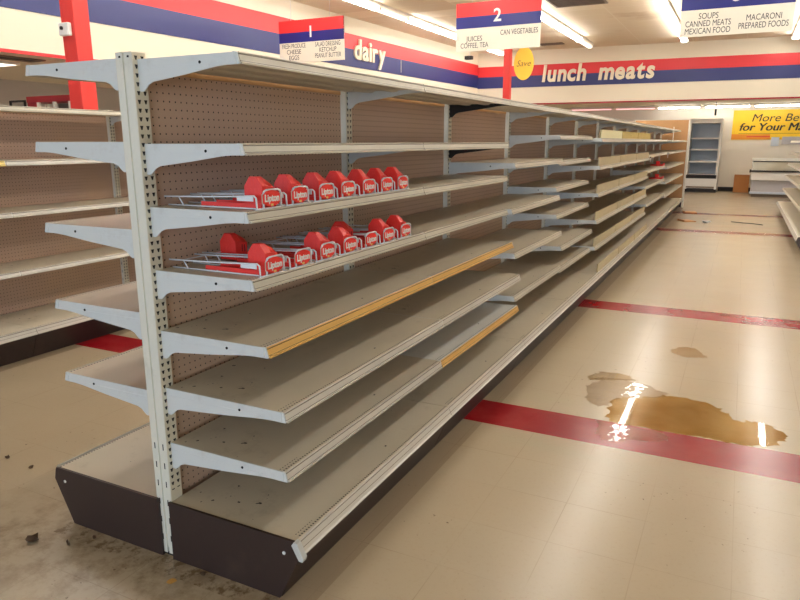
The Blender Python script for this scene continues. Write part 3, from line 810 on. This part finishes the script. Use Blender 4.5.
blob('puddle', [(1.02,2.20),(1.00,2.42),(1.10,2.56),(1.24,2.58),(1.36,2.52),(1.44,2.42),(1.30,2.33),(1.195,2.28),(1.155,2.14),(1.08,2.10)], M['wet'], 'thin clear wet film at the left end of the brown puddle', 'puddle', .0012)
blob('puddle', [(1.17,1.72),(1.16,1.90),(1.25,1.895),(1.42,1.89),(1.50,1.84),(1.46,1.75),(1.34,1.71),(1.25,1.665)], M['wet'], 'clear wet patch lying on the near red floor band', 'puddle', .0012)
blob('damp_stain', [(1.38,3.33),(1.42,3.46),(1.50,3.50),(1.56,3.42),(1.60,3.30),(1.52,3.26),(1.44,3.27)], M['dampstain'], 'small brown damp stain on the floor beyond the puddle', 'stain', .001)
blob('damp_stain', [(.98,2.52),(1.0,2.66),(1.12,2.70),(1.24,2.64),(1.20,2.60),(1.08,2.58)], M['dampstain'], 'faint damp stain at the far left rim of the puddle', 'stain', .001)

def scrap(x, y, s, label, m='leaf', h=.012, name='scrap', flat=1.0):
    rnd = random.Random(int(x*1000)+int(y*977)); b = MB(); n = 9
    b.v.append((0,0,h)); 
    for i in range(n):
        a = 2*math.pi*i/n; r = s*rnd.uniform(.45,1.15); b.v.append((r*math.cos(a), r*flat*math.sin(a), rnd.uniform(.002,h)))
    for i in range(n):
        a = 2*math.pi*i/n; r = s*.5; b.v.append((r*math.cos(a), r*flat*math.sin(a), .0005))
    for i in range(n):
        j = (i+1) % n; b.quad([0,1+i,1+j]); b.quad([1+i,1+n+i,1+n+j,1+j])
    b.quad([1+n+i for i in range(n)][::-1])
    o = link(name, b.mesh(name, M[m]), None, (x,y,0), rnd.uniform(0,3)); tag(o, label, 'debris', 'floor scraps'); return o
scrap(-.516,-.156,.030,'largest crumpled dark scrap on the dirty floor at lower left', h=.02)
scrap(-.377,-.115,.022,'thin dark sliver on the floor right of the crumpled scrap', flat=.25)
scrap(-.322,-.046,.011,'tiny dark crumb nearer the brown base at lower left')
scrap(-1.236,.225,.014,'small dark bit on the floor at the far left edge')
scrap(-1.047,.209,.014,'small brown bit on the floor left of the base corner')
scrap(.124,-.108,.022,'round orange spot on the floor below the end upright', 'orange_spot', .003, 'sticker')
scrap(.195,-.03,.012,'dark crumb on the floor beside the end upright foot')
t = thing('cardboard_scrap', 'brown torn cardboard piece on the far floor beside the centre run', 'debris', (.86,11.95,0), .5, 'floor scraps')
boxo('sheet', (-.10,-.16,.001),(.12,.16,.015), M['cardboard'], t); boxo('torn_fold', (-.10,-.14,.015),(-.09,.12,.035), M['cardboard'], t)
t = thing('cardboard_scrap', 'smaller brown cardboard piece on the farther red band', 'debris', (.80,13.6,0), .2, 'floor scraps')
boxo('sheet', (-.1,-.15,.001),(.14,.15,.02), M['cardboard'], t); boxo('torn_fold', (-.1,-.12,.02),(-.09,.12,.035), M['cardboard'], t)
scrap(1.21,11.8,.09,'grey crumpled scrap in the middle of the far aisle', 'greypanel', .04)
b = MB(); b.tube([(1.62,12.15,.006),(1.80,12.05,.006),(1.98,11.98,.006),(2.12,11.85,.006)], .006, 6)
tag(link('cable_scrap', b.mesh('cable', M['black'])), 'thin dark length of cable on the floor of the far aisle', 'debris', 'floor scraps')

# ------------------------------------------------------------------ daylight from the shop windows behind the camera
w = bpy.data.worlds.new('world'); SC.world = w; w.use_nodes = True
w.node_tree.nodes['Background'].inputs[0].default_value = (.62,.78,1,1); w.node_tree.nodes['Background'].inputs[1].default_value = 1.0
for x in (-7.1,-2.6,1.9,6.3):
    ld = bpy.data.lights.new('window daylight', 'AREA'); ld.shape = 'RECTANGLE'; ld.size = 3.9; ld.size_y = 2.3; ld.energy = 260 if x > 5 else 70; ld.color = (.66,.82,1)
    lo = bpy.data.objects.new('window_daylight', ld); COL.objects.link(lo); lo.location = (x,-8.9,1.8); lo.rotation_euler = (math.radians(90),0,0)

# ------------------------------------------------------------------ camera
F_PX = 668.1
cam = bpy.data.cameras.new('camera'); co = bpy.data.objects.new('camera', cam); COL.objects.link(co)
cam.sensor_fit = 'HORIZONTAL'; cam.sensor_width = 36; cam.lens = F_PX/800*36; cam.clip_start = .02; cam.clip_end = 100
ya, pi_, ro = math.radians(-26.7034), math.radians(-13.2699), math.radians(-.1171)
Fw = Vector((math.sin(ya)*math.cos(pi_), math.cos(ya)*math.cos(pi_), math.sin(pi_)))
R0 = Vector((math.cos(ya), -math.sin(ya), 0)); U0 = R0.cross(Fw)
R = math.cos(ro)*R0+math.sin(ro)*U0; U = -math.sin(ro)*R0+math.cos(ro)*U0
mw = Matrix((( R.x, U.x, -Fw.x, 1.6938),( R.y, U.y, -Fw.y, -1.5159),( R.z, U.z, -Fw.z, 1.4325),(0,0,0,1)))
co.matrix_world = mw
SC.camera = co
vs = SC.view_settings; vs.view_transform = 'Standard'; vs.look = 'None'; vs.gamma = 1; vs.use_curve_mapping = False; vs.exposure = 0.1
